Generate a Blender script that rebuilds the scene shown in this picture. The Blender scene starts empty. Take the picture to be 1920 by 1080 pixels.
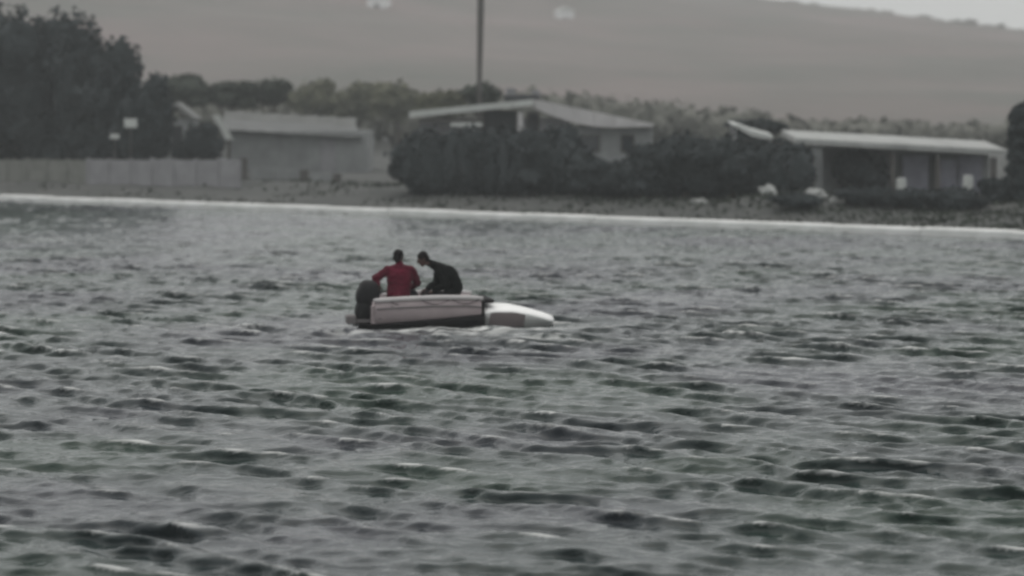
import bpy, bmesh, math, random
import numpy as np
from mathutils import Vector, Matrix, noise as mnoise

random.seed(7)
RNG = np.random.default_rng(7)
S = bpy.context.scene
COL = S.collection

# ------------------------------------------------------------------ camera
CAM_H = 3.64
cam_d = bpy.data.cameras.new('camera')
cam = bpy.data.objects.new('camera', cam_d)
COL.objects.link(cam)
cam.location = (0, 0, CAM_H)
cam.rotation_euler = (math.radians(90), 0, 0)
cam_d.sensor_width = 36
cam_d.lens = 36 * 5040 / 1920
cam_d.shift_y = -(540 - 200) / 1920          # eye level sits high in the frame
cam_d.clip_start = 0.1
cam_d.clip_end = 5000
cam_d.dof.use_dof = True
cam_d.dof.focus_distance = 30
cam_d.dof.aperture_fstop = 1.15
S.camera = cam

# ------------------------------------------------------------------ sky, sun, exposure
SUN_EL, SUN_ROT = math.radians(76), math.radians(-40)
w = bpy.data.worlds.new('World')
S.world = w
w.use_nodes = True
nt = w.node_tree
nt.nodes.clear()
o = nt.nodes.new('ShaderNodeOutputWorld')
bg = nt.nodes.new('ShaderNodeBackground')
sky = nt.nodes.new('ShaderNodeTexSky')
sky.sky_type = 'NISHITA'
sky.sun_disc = False
sky.sun_elevation = SUN_EL
sky.sun_rotation = SUN_ROT
sky.air_density = 1.0
sky.dust_density = 6.0
sky.ozone_density = 1.0
# a closed overcast: the clear sky's colour mostly replaced by one even cloud layer
tc = nt.nodes.new('ShaderNodeTexCoord')
cn = nt.nodes.new('ShaderNodeTexNoise')
cn.inputs['Scale'].default_value = 2.2
cn.inputs['Detail'].default_value = 4
nt.links.new(tc.outputs['Generated'], cn.inputs['Vector'])
ramp = nt.nodes.new('ShaderNodeValToRGB')
ramp.color_ramp.elements[0].position = 0.25
ramp.color_ramp.elements[0].color = (4.38, 4.42, 4.35, 1)
ramp.color_ramp.elements[1].position = 0.75
ramp.color_ramp.elements[1].color = (6.1, 6.15, 6.02, 1)
nt.links.new(cn.outputs['Fac'], ramp.inputs['Fac'])
mx = nt.nodes.new('ShaderNodeMix')
mx.data_type = 'RGBA'
mx.inputs['Factor'].default_value = 0.9
nt.links.new(sky.outputs['Color'], mx.inputs['A'])
nt.links.new(ramp.outputs['Color'], mx.inputs['B'])
nt.links.new(mx.outputs['Result'], bg.inputs['Color'])
bg.inputs['Strength'].default_value = 0.10
nt.links.new(bg.outputs['Background'], o.inputs['Surface'])

sun_d = bpy.data.lights.new('sun', 'SUN')
sun_d.energy = 0.6
sun_d.angle = math.radians(100)
sun_d.color = (1, 0.96, 0.92)
sun = bpy.data.objects.new('sun', sun_d)
COL.objects.link(sun)
sd = Vector((math.sin(SUN_ROT) * math.cos(SUN_EL), math.cos(SUN_ROT) * math.cos(SUN_EL), math.sin(SUN_EL)))
sun.rotation_euler = sd.to_track_quat('Z', 'Y').to_euler()

S.view_settings.view_transform = 'Standard'
S.view_settings.look = 'None'
S.view_settings.gamma = 1
S.view_settings.exposure = 0.5
S.view_settings.use_curve_mapping = False
S.render.engine = 'CYCLES'
S.cycles.use_denoising = True
S.cycles.volume_bounces = 1
S.cycles.max_bounces = 6
S.cycles.pixel_filter_type = 'GAUSSIAN'
S.cycles.filter_width = 2.6                  # soft lens, as a long digital zoom gives

F = 5040.0
def at(px, py, d):
    """the place seen at photo pixel (px, py) when it is d metres away"""
    return Vector(((px - 960) / F * d, d, CAM_H + (200 - py) / F * d))

# ------------------------------------------------------------------ materials
def new_mat(name):
    m = bpy.data.materials.new(name)
    m.use_nodes = True
    return m, m.node_tree, m.node_tree.nodes['Principled BSDF']

def mat(name, c, rough=0.7, var=0.25, scale=3.0, bump=0.0, metallic=0.0, c2=None, coat=0.0, spec=0.5):
    m, t, b = new_mat(name)
    tcn = t.nodes.new('ShaderNodeTexCoord')
    n = t.nodes.new('ShaderNodeTexNoise')
    n.inputs['Scale'].default_value = scale
    n.inputs['Detail'].default_value = 6
    n.inputs['Roughness'].default_value = 0.65
    t.links.new(tcn.outputs['Object'], n.inputs['Vector'])
    r = t.nodes.new('ShaderNodeValToRGB')
    r.color_ramp.elements[0].position = 0.3
    r.color_ramp.elements[1].position = 0.7
    lo = c2 if c2 else tuple(v * (1 - var) for v in c)
    hi = c if c2 else tuple(min(1, v * (1 + var)) for v in c)
    r.color_ramp.elements[0].color = (*lo, 1)
    r.color_ramp.elements[1].color = (*hi, 1)
    t.links.new(n.outputs['Fac'], r.inputs['Fac'])
    t.links.new(r.outputs['Color'], b.inputs['Base Color'])
    b.inputs['Roughness'].default_value = rough
    b.inputs['Metallic'].default_value = metallic
    b.inputs['Specular IOR Level'].default_value = spec
    b.inputs['Coat Weight'].default_value = coat
    if bump:
        bm_ = t.nodes.new('ShaderNodeBump')
        bm_.inputs['Strength'].default_value = bump
        bm_.inputs['Distance'].default_value = 0.03
        t.links.new(n.outputs['Fac'], bm_.inputs['Height'])
        t.links.new(bm_.outputs['Normal'], b.inputs['Normal'])
    return m

M = {}
M['bank'] = mat('bank_soil', (0.085, 0.087, 0.083), 0.95, c2=(0.04, 0.045, 0.042), scale=0.35, bump=0.5)
M['hill'] = mat('dry_hillside', (0.180, 0.144, 0.138), 1.0, c2=(0.095, 0.102, 0.088), scale=0.03)
M['kerb'] = mat('pale_concrete', (0.80, 0.81, 0.80), 0.7, c2=(0.52, 0.53, 0.51), scale=0.7)
M['concrete'] = mat('grey_concrete', (0.24, 0.24, 0.25), 0.8, 0.2, 1.5, 0.2)
M['plaster'] = mat('grey_plaster', (0.23, 0.24, 0.24), 0.85, 0.25, 1.2)
M['roof'] = mat('pale_roof_sheet', (0.48, 0.47, 0.47), 0.5, 0.15, 1.0)
M['olivewall'] = mat('stained_concrete', (0.17, 0.175, 0.16), 0.85, 0.25, 1.5)
M['roofshed'] = mat('dull_roof_sheet', (0.15, 0.155, 0.15), 0.8, 0.2, 1.0)
M['shelterroof'] = mat('weathered_roof_edge', (0.34, 0.35, 0.34), 0.7, 0.25, 0.8)
M['awning'] = mat('canopy_sheet', (0.52, 0.54, 0.52), 0.6, 0.1, 1.0)
M['roofdark'] = mat('old_roof_sheet', (0.085, 0.09, 0.09), 0.6, 0.25, 1.0)
M['fascia'] = mat('pale_fascia', (0.5, 0.52, 0.5), 0.5, 0.1, 1.5)
M['dark'] = mat('dark_opening', (0.02, 0.022, 0.025), 0.6, 0.2, 2)
M['glass'] = mat('window_glass', (0.03, 0.035, 0.04), 0.1, 0.2, 2)
M['timber'] = mat('weathered_timber', (0.09, 0.085, 0.08), 0.9, 0.3, 4)
M['rock'] = mat('pale_rock', (0.33, 0.34, 0.33), 0.9, 0.3, 2.5, 0.5)
M['white'] = mat('white_paint', (0.75, 0.76, 0.76), 0.4, 0.06, 2)
M['leaf_dark'] = mat('dark_leaves', (0.040, 0.048, 0.050), 0.9, 0.4, 0.6, spec=0.2)  # lifted and cooled so the colour carries part of the haze
M['leaf_mid'] = mat('green_leaves', (0.055, 0.064, 0.052), 0.9, 0.35, 0.5, spec=0.2)
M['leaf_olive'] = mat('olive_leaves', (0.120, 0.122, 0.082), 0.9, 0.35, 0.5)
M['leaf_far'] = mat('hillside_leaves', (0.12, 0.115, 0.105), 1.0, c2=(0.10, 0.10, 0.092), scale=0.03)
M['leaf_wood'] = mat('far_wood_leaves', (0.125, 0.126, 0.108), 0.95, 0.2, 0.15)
M['bark'] = mat('bark', (0.06, 0.052, 0.045), 0.9, 0.3, 5)
M['black'] = mat('black_plastic', (0.010, 0.010, 0.011), 0.55, 0.2, 6, spec=0.2)
M['rubber'] = mat('black_rubber', (0.009, 0.008, 0.009), 0.8, 0.2, 6, spec=0.2)
M['hullgrey'] = mat('grey_white_gelcoat', (0.36, 0.305, 0.312), 0.5, 0.12, 3)
M['hullpale'] = mat('pale_gelcoat', (0.50, 0.48, 0.48), 0.4, 0.1, 3)
M['bow'] = mat('white_gelcoat', (0.92, 0.92, 0.91), 0.4, 0.04, 3)
M['inner'] = mat('grey_cockpit_liner', (0.14, 0.13, 0.13), 0.7, 0.2, 3)
M['red'] = mat('maroon_cloth', (0.095, 0.008, 0.022), 0.95, 0.35, 8, spec=0.1)
M['blackcloth'] = mat('black_cloth', (0.005, 0.006, 0.0055), 0.95, 0.3, 8, spec=0.08)
M['trousers'] = mat('dark_trousers', (0.012, 0.012, 0.016), 0.9, 0.2, 8, spec=0.1)
M['skin'] = mat('brown_skin', (0.06, 0.026, 0.018), 0.6, 0.1, 8)
M['hair'] = mat('black_hair', (0.008, 0.006, 0.006), 0.8, 0.2, 12, spec=0.15)
M['carpaint'] = mat('grey_car_paint', (0.20, 0.20, 0.24), 0.35, 0.05, 2, coat=0.3)
M['lilac'] = mat('pale_lilac_board', (0.26, 0.26, 0.31), 0.7, 0.25, 2)
M['steel'] = mat('dull_steel', (0.4, 0.4, 0.41), 0.4, 0.1, 4, metallic=0.7)

# ------------------------------------------------------------------ helpers
def link(name, me, m=None, parent=None):
    ob = bpy.data.objects.new(name, me)
    COL.objects.link(ob)
    if m is not None:
        me.materials.clear()
        me.materials.append(m)
    if parent is not None:
        ob.parent = parent
    return ob

def obj(name, bm, m, parent=None, smooth=False):
    me = bpy.data.meshes.new(name)
    bmesh.ops.recalc_face_normals(bm, faces=bm.faces)
    bm.to_mesh(me)
    bm.free()
    if smooth:
        for p in me.polygons:
            p.use_smooth = True
    return link(name, me, m, parent)

def tag(ob, label, cat=None, group=None, kind=None):
    if label: ob['label'] = label
    if cat: ob['category'] = cat
    if group: ob['group'] = group
    if kind: ob['kind'] = kind
    return ob

def thing(name, label, cat, loc=(0, 0, 0), rz=0.0, group=None):
    ob = bpy.data.objects.new(name, None)
    ob.empty_display_size = 0.3
    COL.objects.link(ob)
    ob.location = loc
    ob.rotation_euler = (0, 0, rz)
    return tag(ob, label, cat, group)

def box(bm, x0, x1, y0, y1, z0, z1, mtx=None):
    r = bmesh.ops.create_cube(bm, size=1)
    for v in r['verts']:
        v.co = Vector(((x0 + x1) / 2 + v.co.x * (x1 - x0), (y0 + y1) / 2 + v.co.y * (y1 - y0), (z0 + z1) / 2 + v.co.z * (z1 - z0)))
        if mtx is not None:
            v.co = mtx @ v.co
    return r['verts']

def bevel(bm, w_, seg=2):
    bmesh.ops.bevel(bm, geom=list(bm.edges), offset=w_, segments=seg, profile=0.6, affect='EDGES')

def boxpart(name, m, parent, x0, x1, y0, y1, z0, z1, bev=0.0, mtx=None):
    bm = bmesh.new()
    box(bm, x0, x1, y0, y1, z0, z1, mtx)
    if bev: bevel(bm, bev, 1)
    return obj(name, bm, m, parent)

def prism(bm, pts, vec):
    """extrude the closed polygon pts along vec"""
    a = [bm.verts.new(p) for p in pts]
    b = [bm.verts.new(Vector(p) + Vector(vec)) for p in pts]
    bm.faces.new(a)
    bm.faces.new(b[::-1])
    n = len(a)
    for i in range(n):
        bm.faces.new((a[i], a[(i + 1) % n], b[(i + 1) % n], b[i]))

def tube(bm, pts, radii, seg=10, cap=True):
    rings = []
    n = len(pts)
    pts = [Vector(p) for p in pts]
    for i, p in enumerate(pts):
        d = (pts[min(i + 1, n - 1)] - pts[max(i - 1, 0)]).normalized()
        up = Vector((0, 0, 1)) if abs(d.z) < 0.9 else Vector((1, 0, 0))
        u = d.cross(up).normalized()
        v = d.cross(u).normalized()
        r = radii[i] if isinstance(radii, (list, tuple)) else radii
        rings.append([bm.verts.new(p + (u * math.cos(a) + v * math.sin(a)) * r) for a in [2 * math.pi * k / seg for k in range(seg)]])
    for a, b in zip(rings[:-1], rings[1:]):
        for k in range(seg):
            bm.faces.new((a[k], a[(k + 1) % seg], b[(k + 1) % seg], b[k]))
    if cap:
        bm.faces.new(rings[0][::-1])
        bm.faces.new(rings[-1])

# ------------------------------------------------------------------ the lie of the land
P0 = Vector((-19.8, 103.9)); P1 = Vector((14.0, 73.9))
SD = (P1 - P0).normalized()
SN = Vector((-SD.y, SD.x))                       # points inland
def smooth(a, b, x):
    t = np.clip((x - a) / (b - a), 0, 1)
    return t * t * (3 - 2 * t)

def vnoise(x, y, f, seed=0.0):
    x = np.asarray(x, float); y = np.asarray(y, float)
    return (np.sin(x * f * 1.3 + seed) * np.cos(y * f * 1.1 + 1.7 * seed) + 0.5 * np.sin(x * f * 2.7 + y * f * 1.9 + seed * 2.3)
            + 0.3 * np.sin(y * f * 4.3 - x * f * 3.1 + seed * 0.7)) / 1.8

def ground_z(x, y):
    x = np.asarray(x, float); y = np.asarray(y, float)
    s = (x - P0.x) * SN.x + (y - P0.y) * SN.y
    z = np.where(s < 0, np.maximum(-1.6, 0.10 + s * 0.5), 0.10 + 0.55 * smooth(0, 9, s))
    z = z + np.where(s > 0, 0.10 * vnoise(x, y, 0.8) * smooth(0.3, 3, s), 0)
    # a low spoil mound by the water at the right
    z = z + 0.42 * np.exp(-(((x - 9.0) / 2.6) ** 2 + ((y - 85.5) / 2.0) ** 2))
    H = np.clip(19.4 + (114 - x) * 0.118, 9, 52) + 1.6 * vnoise(x, y, 0.03, 2.0) + 0.8 * vnoise(x, y, 0.09, 5.0)
    rise = smooth(150, 640, y) * (1 - 0.5 * smooth(640, 900, y))
    z = z + rise * (H - 0.6) + 1.2 * vnoise(x, y, 0.02, 1.0) * smooth(170, 300, y)
    return z

def gz(px, d): return float(ground_z((px - 960) / F * d, d))

def grid_mesh(name, xs, ys, zf):
    X, Y = np.meshgrid(xs, ys)
    Z = zf(X, Y)
    co = np.stack([X, Y, Z], -1).reshape(-1, 3)
    nx, ny = len(xs), len(ys)
    i = np.arange((nx - 1) * (ny - 1))
    a = (i // (nx - 1)) * nx + i % (nx - 1)
    q = np.stack([a, a + 1, a + nx + 1, a + nx], -1)
    me = bpy.data.meshes.new(name)
    me.vertices.add(len(co)); me.vertices.foreach_set('co', co.ravel())
    me.loops.add(q.size); me.loops.foreach_set('vertex_index', q.ravel().astype(np.int32))
    me.polygons.add(len(q))
    me.polygons.foreach_set('loop_start', np.arange(0, q.size, 4, dtype=np.int32))
    me.polygons.foreach_set('loop_total', np.full(len(q), 4, dtype=np.int32))
    me.polygons.foreach_set('use_smooth', np.ones(len(q), dtype=bool))
    me.update(calc_edges=True)
    return me, co

ys = np.concatenate([np.arange(40, 150, 0.8), np.arange(150, 400, 5), np.arange(400, 1001, 10)])
ys_far = ys[ys >= 195]
ys = ys[ys <= 195]
xs = np.concatenate([np.arange(-500, -60, 12), np.arange(-60, 60, 0.8), np.arange(60, 501, 12)])
me, _ = grid_mesh('ground', xs, ys, ground_z)
tag(link('ground', me, M['bank']), None, kind='structure')
me, _ = grid_mesh('hill', xs, ys_far, ground_z)
tag(link('hill', me, M['hill']), None, kind='structure')

# ------------------------------------------------------------------ water
BOAT_POS = Vector((-2.33, 44.75, 0.03)); BOAT_YAW = math.radians(9)
def water_material():
    m, t, b = new_mat('lake_water')
    tcn = t.nodes.new('ShaderNodeTexCoord')
    mp = t.nodes.new('ShaderNodeMapping')
    mp.inputs['Rotation'].default_value = (0, 0, math.radians(36))
    mp.inputs['Scale'].default_value = (0.42, 1.0, 1.0)
    t.links.new(tcn.outputs['Object'], mp.inputs['Vector'])
    n1 = t.nodes.new('ShaderNodeTexNoise')
    n1.inputs['Scale'].default_value = 8.0
    n1.inputs['Detail'].default_value = 3
    t.links.new(mp.outputs['Vector'], n1.inputs['Vector'])
    bp = t.nodes.new('ShaderNodeBump')
    bp.inputs['Strength'].default_value = 0.9
    bp.inputs['Distance'].default_value = 0.03
    t.links.new(n1.outputs['Fac'], bp.inputs['Height'])
    # silty body colour, drifting between green and grey
    n2 = t.nodes.new('ShaderNodeTexNoise')
    n2.inputs['Scale'].default_value = 0.16
    n2.inputs['Detail'].default_value = 2
    t.links.new(tcn.outputs['Object'], n2.inputs['Vector'])
    r = t.nodes.new('ShaderNodeValToRGB')
    r.color_ramp.elements[0].position = 0.38
    r.color_ramp.elements[0].color = (0.026, 0.046, 0.036, 1)
    r.color_ramp.elements[1].position = 0.62
    r.color_ramp.elements[1].color = (0.032, 0.037, 0.046, 1)
    t.links.new(n2.outputs['Fac'], r.inputs['Fac'])
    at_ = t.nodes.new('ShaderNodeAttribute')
    at_.attribute_name = 'foam_glint'
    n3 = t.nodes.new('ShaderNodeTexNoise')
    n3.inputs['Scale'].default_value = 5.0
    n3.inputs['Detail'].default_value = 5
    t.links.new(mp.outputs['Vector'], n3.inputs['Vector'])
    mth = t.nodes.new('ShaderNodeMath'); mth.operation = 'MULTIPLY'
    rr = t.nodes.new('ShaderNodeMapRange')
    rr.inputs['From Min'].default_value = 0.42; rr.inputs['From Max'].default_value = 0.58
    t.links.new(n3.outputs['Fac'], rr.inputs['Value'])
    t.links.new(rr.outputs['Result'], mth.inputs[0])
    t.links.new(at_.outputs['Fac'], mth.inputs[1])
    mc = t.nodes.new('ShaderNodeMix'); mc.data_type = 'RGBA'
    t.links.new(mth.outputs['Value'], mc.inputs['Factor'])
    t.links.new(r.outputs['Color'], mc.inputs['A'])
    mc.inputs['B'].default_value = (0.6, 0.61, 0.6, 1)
    t.links.new(mc.outputs['Result'], b.inputs['Base Color'])
    mr = t.nodes.new('ShaderNodeMapRange')
    mr.inputs['To Min'].default_value = 0.05; mr.inputs['To Max'].default_value = 0.7
    t.links.new(mth.outputs['Value'], mr.inputs['Value'])
    t.links.new(mr.outputs['Result'], b.inputs['Roughness'])
    t.links.new(bp.outputs['Normal'], b.inputs['Normal'])
    b.inputs['IOR'].default_value = 1.33
    return m
M['water'] = water_material()

def col_axis(half, d0, grow):
    v = [0.0]; d = d0
    while v[-1] < half:
        if v[-1] > 9: d *= grow
        v.append(v[-1] + d)
    v = np.array(v)
    return np.concatenate([-v[:0:-1], v])
wy = [13.0]
while wy[-1] < 132:
    wy.append(wy[-1] + 0.045 * (wy[-1] / 20) ** 1.05)
wy = np.array(wy)
wx = col_axis(42, 0.055, 1.006)
X, Y = np.meshgrid(wx, wy)
Xf, Yf = X.ravel(), Y.ravel()
edge = smooth(13, 15, Yf) * (1 - smooth(30, 41, np.abs(Xf))) 
gust = 0.90 + 0.30 * vnoise(Xf, Yf, 0.35, 3.0) + 0.34 * vnoise(Xf * 0.7, Yf, 1.1, 8.0)
calm = 1 - 0.45 * smooth(52, 80, Yf)
amp = edge * gust * calm
dx = np.zeros_like(Xf); dy = np.zeros_like(Xf); dz = np.zeros_like(Xf)
NW = 110
for i in range(NW):
    lam = 0.16 * (1.35 / 0.16) ** ((i + RNG.random()) / NW)
    k = 2 * math.pi / lam
    th = math.radians(59) + RNG.normal(0, math.radians(21 if i > NW * 0.4 else 36))
    slope = 0.0355 * (1.3 if 0.32 < lam < 0.95 else 0.85)
    a = slope / k
    ph = RNG.random() * 2 * math.pi
    cx_, cy_ = math.cos(th), math.sin(th)
    arg = k * (cx_ * Xf + cy_ * Yf) + ph
    sn, cs = np.sin(arg), np.cos(arg)
    dz += a * cs
    q = 0.4 * a * min(1.0, lam / 0.9)
    dx -= q * cx_ * sn
    dy -= q * cy_ * sn
# the wind leans the crests over toward the viewer's shore: steep short faces, long easy backs
LEAN = 1.95
dx -= LEAN * dz * math.cos(math.radians(66)); dy -= LEAN * dz * math.sin(math.radians(66))
fx, fy = math.cos(BOAT_YAW), math.sin(BOAT_YAW)
lx = (Xf - BOAT_POS.x) * fx + (Yf - BOAT_POS.y) * fy
ly = -(Xf - BOAT_POS.x) * fy + (Yf - BOAT_POS.y) * fx
hullmask = np.exp(-(((lx - 1.4) / 2.2) ** 4 + (ly / 0.95) ** 4))
amp2 = amp * (1 - 0.85 * hullmask)
co = np.stack([Xf + dx * amp2, Yf + dy * amp2, dz * amp2 - 0.02 * hullmask], -1)
# wash thrown off the hull
def streak(x0, y0, lx_, ly_, ang=0.0):
    c, s = math.cos(ang), math.sin(ang)
    u = (Xf - x0) * c + (Yf - y0) * s
    v = -(Xf - x0) * s + (Yf - y0) * c
    return np.exp(-((u / lx_) ** 2 + (v / ly_) ** 2))
foam_glint = (1.0 * streak(-1.5, 43.6, 1.4, 0.40, 0.1) + 0.9 * streak(-0.1, 43.9, 1.0, 0.35, 0.1) + 0.7 * streak(-0.2, 42.9, 1.0, 0.35, -0.2) + 0.9 * streak(0.55, 42.0, 0.7, 0.25, -0.3)
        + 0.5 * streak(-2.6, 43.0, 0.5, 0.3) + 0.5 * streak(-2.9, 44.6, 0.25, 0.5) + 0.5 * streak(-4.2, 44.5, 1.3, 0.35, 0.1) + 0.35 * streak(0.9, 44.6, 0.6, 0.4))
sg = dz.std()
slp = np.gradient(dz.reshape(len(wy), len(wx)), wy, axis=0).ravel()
foam_glint = foam_glint + 0.85 * smooth(1.45 * sg, 2.3 * sg, dz * (0.7 + 0.3 * gust)) * edge * calm  # whitecaps on the crests, also painting in the bright sky reflection there
co[:, 2] += 0.05 * streak(-0.9, 43.6, 1.5, 0.3, 0.1) + 0.05 * streak(0.5, 42.1, 1.0, 0.35, -0.3)
nx, ny = len(wx), len(wy)
i = np.arange((nx - 1) * (ny - 1))
a = (i // (nx - 1)) * nx + i % (nx - 1)
q = np.stack([a, a + 1, a + nx + 1, a + nx], -1)
# outer ring of calm sheet joined on round the choppy field, as quads of the same mesh
rim = np.array([(-500, -300), (500, -300), (500, 13), (-500, 13), (-500, 132), (500, 132), (-42.5, 13), (42.5, 13), (-42.5, 132), (42.5, 132)], float)
x0_, x1_, y0_, y1_ = wx[0], wx[-1], wy[0], wy[-1]
extra = np.array([(-500, -300, 0), (500, -300, 0), (500, y0_, 0), (-500, y0_, 0), (-500, y1_, 0), (x0_, y0_, 0), (x0_, y1_, 0), (x1_, y0_, 0), (x1_, y1_, 0), (500, y1_, 0),
                  (-500, 600, 0), (x0_, 600, 0)], float)
base = len(co)
co = np.concatenate([co, extra])
eq = np.array([[0, 1, 2, 3], [3, 5, 6, 4], [7, 2, 9, 8], [4, 6, 11, 10]]) + base
q = np.concatenate([q, eq])
foam_glint = np.concatenate([foam_glint, np.zeros(len(extra))])
me = bpy.data.meshes.new('water')
me.vertices.add(len(co)); me.vertices.foreach_set('co', co.ravel())
me.loops.add(q.size); me.loops.foreach_set('vertex_index', q.ravel().astype(np.int32))
me.polygons.add(len(q))
me.polygons.foreach_set('loop_start', np.arange(0, q.size, 4, dtype=np.int32))
me.polygons.foreach_set('loop_total', np.full(len(q), 4, dtype=np.int32))
me.polygons.foreach_set('use_smooth', np.ones(len(q), dtype=bool))
me.update(calc_edges=True)
fa = me.attributes.new('foam_glint', 'FLOAT', 'POINT')
fa.data.foreach_set('value', np.clip(foam_glint, 0, 1).astype(np.float32))
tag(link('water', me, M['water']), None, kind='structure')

# ------------------------------------------------------------------ shore kerb: cast lengths laid end to end
root = thing('shore_kerb', 'long pale concrete kerb running along the far water edge', 'kerb', (P0.x, P0.y, 0), math.atan2(SD.y, SD.x))
L = (P1 - P0).length
bm = bmesh.new()
prism(bm, [(0, -0.12, -0.5), (0, -0.12, 0.17), (0, -0.08, 0.21), (0, 0.22, 0.23), (0, 0.22, -0.5)], (2.985, 0, 0))
seg0 = obj('kerb_length', bm, M['kerb'], root)
for n_, xx in enumerate(np.arange(-30, L + 26, 3.0)):
    c = seg0 if n_ == 0 else bpy.data.objects.new('kerb_length', seg0.data)
    if n_: COL.objects.link(c); c.parent = root
    c.location = (xx, 0.02 * math.sin(n_ * 1.9), 0.012 * math.sin(n_ * 2.7))

# ------------------------------------------------------------------ trees and bushes
def leaf_cloud(lobes, n, size, seed, sag=0.0):
    """n small bent leaf clumps through the volume of the lobes (centre, radii); points crowd to the shell"""
    r = np.random.default_rng(seed)
    vol = np.array([l[1][0] * l[1][1] * l[1][2] for l in lobes]) ** (2 / 3)
    pick = r.choice(len(lobes), n, p=vol / vol.sum())
    cen = np.array([l[0] for l in lobes])[pick]
    rad = np.array([l[1] for l in lobes])[pick]
    d = r.normal(size=(n, 3)); d /= np.linalg.norm(d, axis=1)[:, None]
    rr = 1 - np.abs(r.normal(0, 0.22, n))[:, None] + (r.random((n, 1)) < 0.05) * 0.12
    lump = 1 + 0.12 * np.sin(d[:, :1] * 5 + seed) * np.cos(d[:, 1:2] * 6 + d[:, 2:] * 5 + seed)
    p = cen + d * rad * rr * lump
    s = size * r.uniform(0.6, 1.5, n)
    nrm = d + r.normal(0, 0.6, (n, 3)); nrm /= np.linalg.norm(nrm, axis=1)[:, None]
    t = np.cross(nrm, r.normal(size=(n, 3))); t /= np.linalg.norm(t, axis=1)[:, None]
    b = np.cross(nrm, t)
    s = s[:, None]
    v = np.stack([p - t * s, p - b * s * 0.55 + nrm * s * 0.2, p + t * s, p + b * s * 0.55 + nrm * s * 0.1], 1).reshape(-1, 3)
    f = np.arange(4 * n).reshape(-1, 4)
    return v, f

def core(lobes, seed, k=0.8, sub=2):
    bm = bmesh.new()
    for j, (c, rd) in enumerate(lobes):
        rs = bmesh.ops.create_icosphere(bm, subdivisions=sub, radius=1)
        for v in rs['verts']:
            nn = mnoise.noise(v.co * 2.2 + Vector((seed, j, 0)))
            v.co = Vector((c[0] + v.co.x * rd[0] * k * (1 + 0.3 * nn), c[1] + v.co.y * rd[1] * k * (1 + 0.3 * nn), c[2] + v.co.z * rd[2] * k * (1 + 0.3 * nn)))
    return bm

def crown_mesh(lobes, n, size, seed, k=0.78):
    v, f = leaf_cloud(lobes, n, size, seed)
    bm = core(lobes, seed, k)
    me_ = bpy.data.meshes.new('crown')
    bm.to_mesh(me_); bm.free()
    v0 = np.empty(len(me_.vertices) * 3); me_.vertices.foreach_get('co', v0); v0 = v0.reshape(-1, 3)
    f0 = [tuple(p.vertices) for p in me_.polygons]
    bpy.data.meshes.remove(me_)
    me_ = bpy.data.meshes.new('crown')
    me_.from_pydata(np.concatenate([v0, v]).tolist(), [], f0 + (f + len(v0)).tolist())
    return me_

def lobes_for(w_, h_, z0, seed, n=7, depth=None):
    r = random.Random(seed)
    depth = depth or w_ * 0.8
    out = [((0, 0, z0 + h_ * 0.5), (w_ * 0.36, depth * 0.36, h_ * 0.42))]
    for j in range(n):
        u = r.uniform(0, 2 * math.pi)
        rr = r.uniform(0.45, 0.62)
        zz = r.uniform(0.22, 0.80)
        sh = math.sqrt(max(0.12, 1 - (2 * zz - 1) ** 2 * 0.9))
        q_ = r.uniform(0.17, 0.27)
        out.append(((math.cos(u) * w_ * 0.5 * rr * sh, math.sin(u) * depth * 0.5 * rr * sh, z0 + h_ * zz), (w_ * q_, depth * q_, h_ * q_ * 0.8)))
    return out

def tree(px, py_top, d, width_px, py_bot, label, m='leaf_dark', seed=1, group=None, name='tree', cat='tree', n=1800, leaf=0.16, nl=8, gz=None, trunk_frac=0.18, shape=None):
    """tree or bush whose outline spans width_px and py_top..py_bot at distance d"""
    x = (px - 960) / F * d
    g = float(ground_z(x, d)) if gz is None else gz
    top = CAM_H + (200 - py_top) / F * d
    bot = g if py_bot > 280 else max(g, CAM_H + (200 - py_bot) / F * d)
    W = width_px / F * d
    root = thing(name, label, cat, (x, d, g - 0.05), 0, group)
    h = top - bot
    z0 = bot - g + 0.05
    lobes = shape(W, h, z0) if shape else lobes_for(W, h, z0, seed, nl)
    link('crown', crown_mesh(lobes, n, leaf, seed), M[m], root)
    bm = bmesh.new()
    tr = max(0.04, W * 0.035)
    zt = z0 + h * 0.55
    tube(bm, [(0, 0, -0.2), (tr * 0.6, 0, zt * 0.5), (0, tr * 0.5, zt)], [tr * 1.5, tr, tr * 0.5], 8)
    for c_, r_ in lobes[1:5]:
        tube(bm, [(tr * 0.4, 0, zt * 0.45), tuple(Vector(c_) * 0.6 + Vector((0, 0, zt * 0.2))), c_], [tr * 0.7, tr * 0.45, tr * 0.2], 6)
    obj('trunk', bm, M['bark'], root, True)
    return root

G1 = 'tall dark trees at the left of the shore'
tree(-110, 30, 124, 230, 292, 'dark tree standing beyond the left edge behind the wall', seed=15, group=G1, n=3000, leaf=0.2, nl=11)
tree(35, -14, 118, 250, 292, 'tallest dark tree, cut by the left edge of the photo', seed=11, group=G1, n=4200, leaf=0.2, nl=12)
tree(155, -4, 116, 150, 292, 'tall dark tree with a narrow gap beside its top, second from the left edge', seed=12, group=G1, n=3200, leaf=0.2, nl=10)
tree(215, 62, 114, 150, 290, 'middle-height dark tree on the right shoulder of the tall dark trees', seed=13, group=G1, n=2800, leaf=0.18, nl=10)
tree(268, 128, 112, 120, 288, 'lowest dark tree at the right foot of the tall dark trees, beside the pale sheds', seed=14, group=G1, n=2400, leaf=0.16, nl=9)

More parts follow.
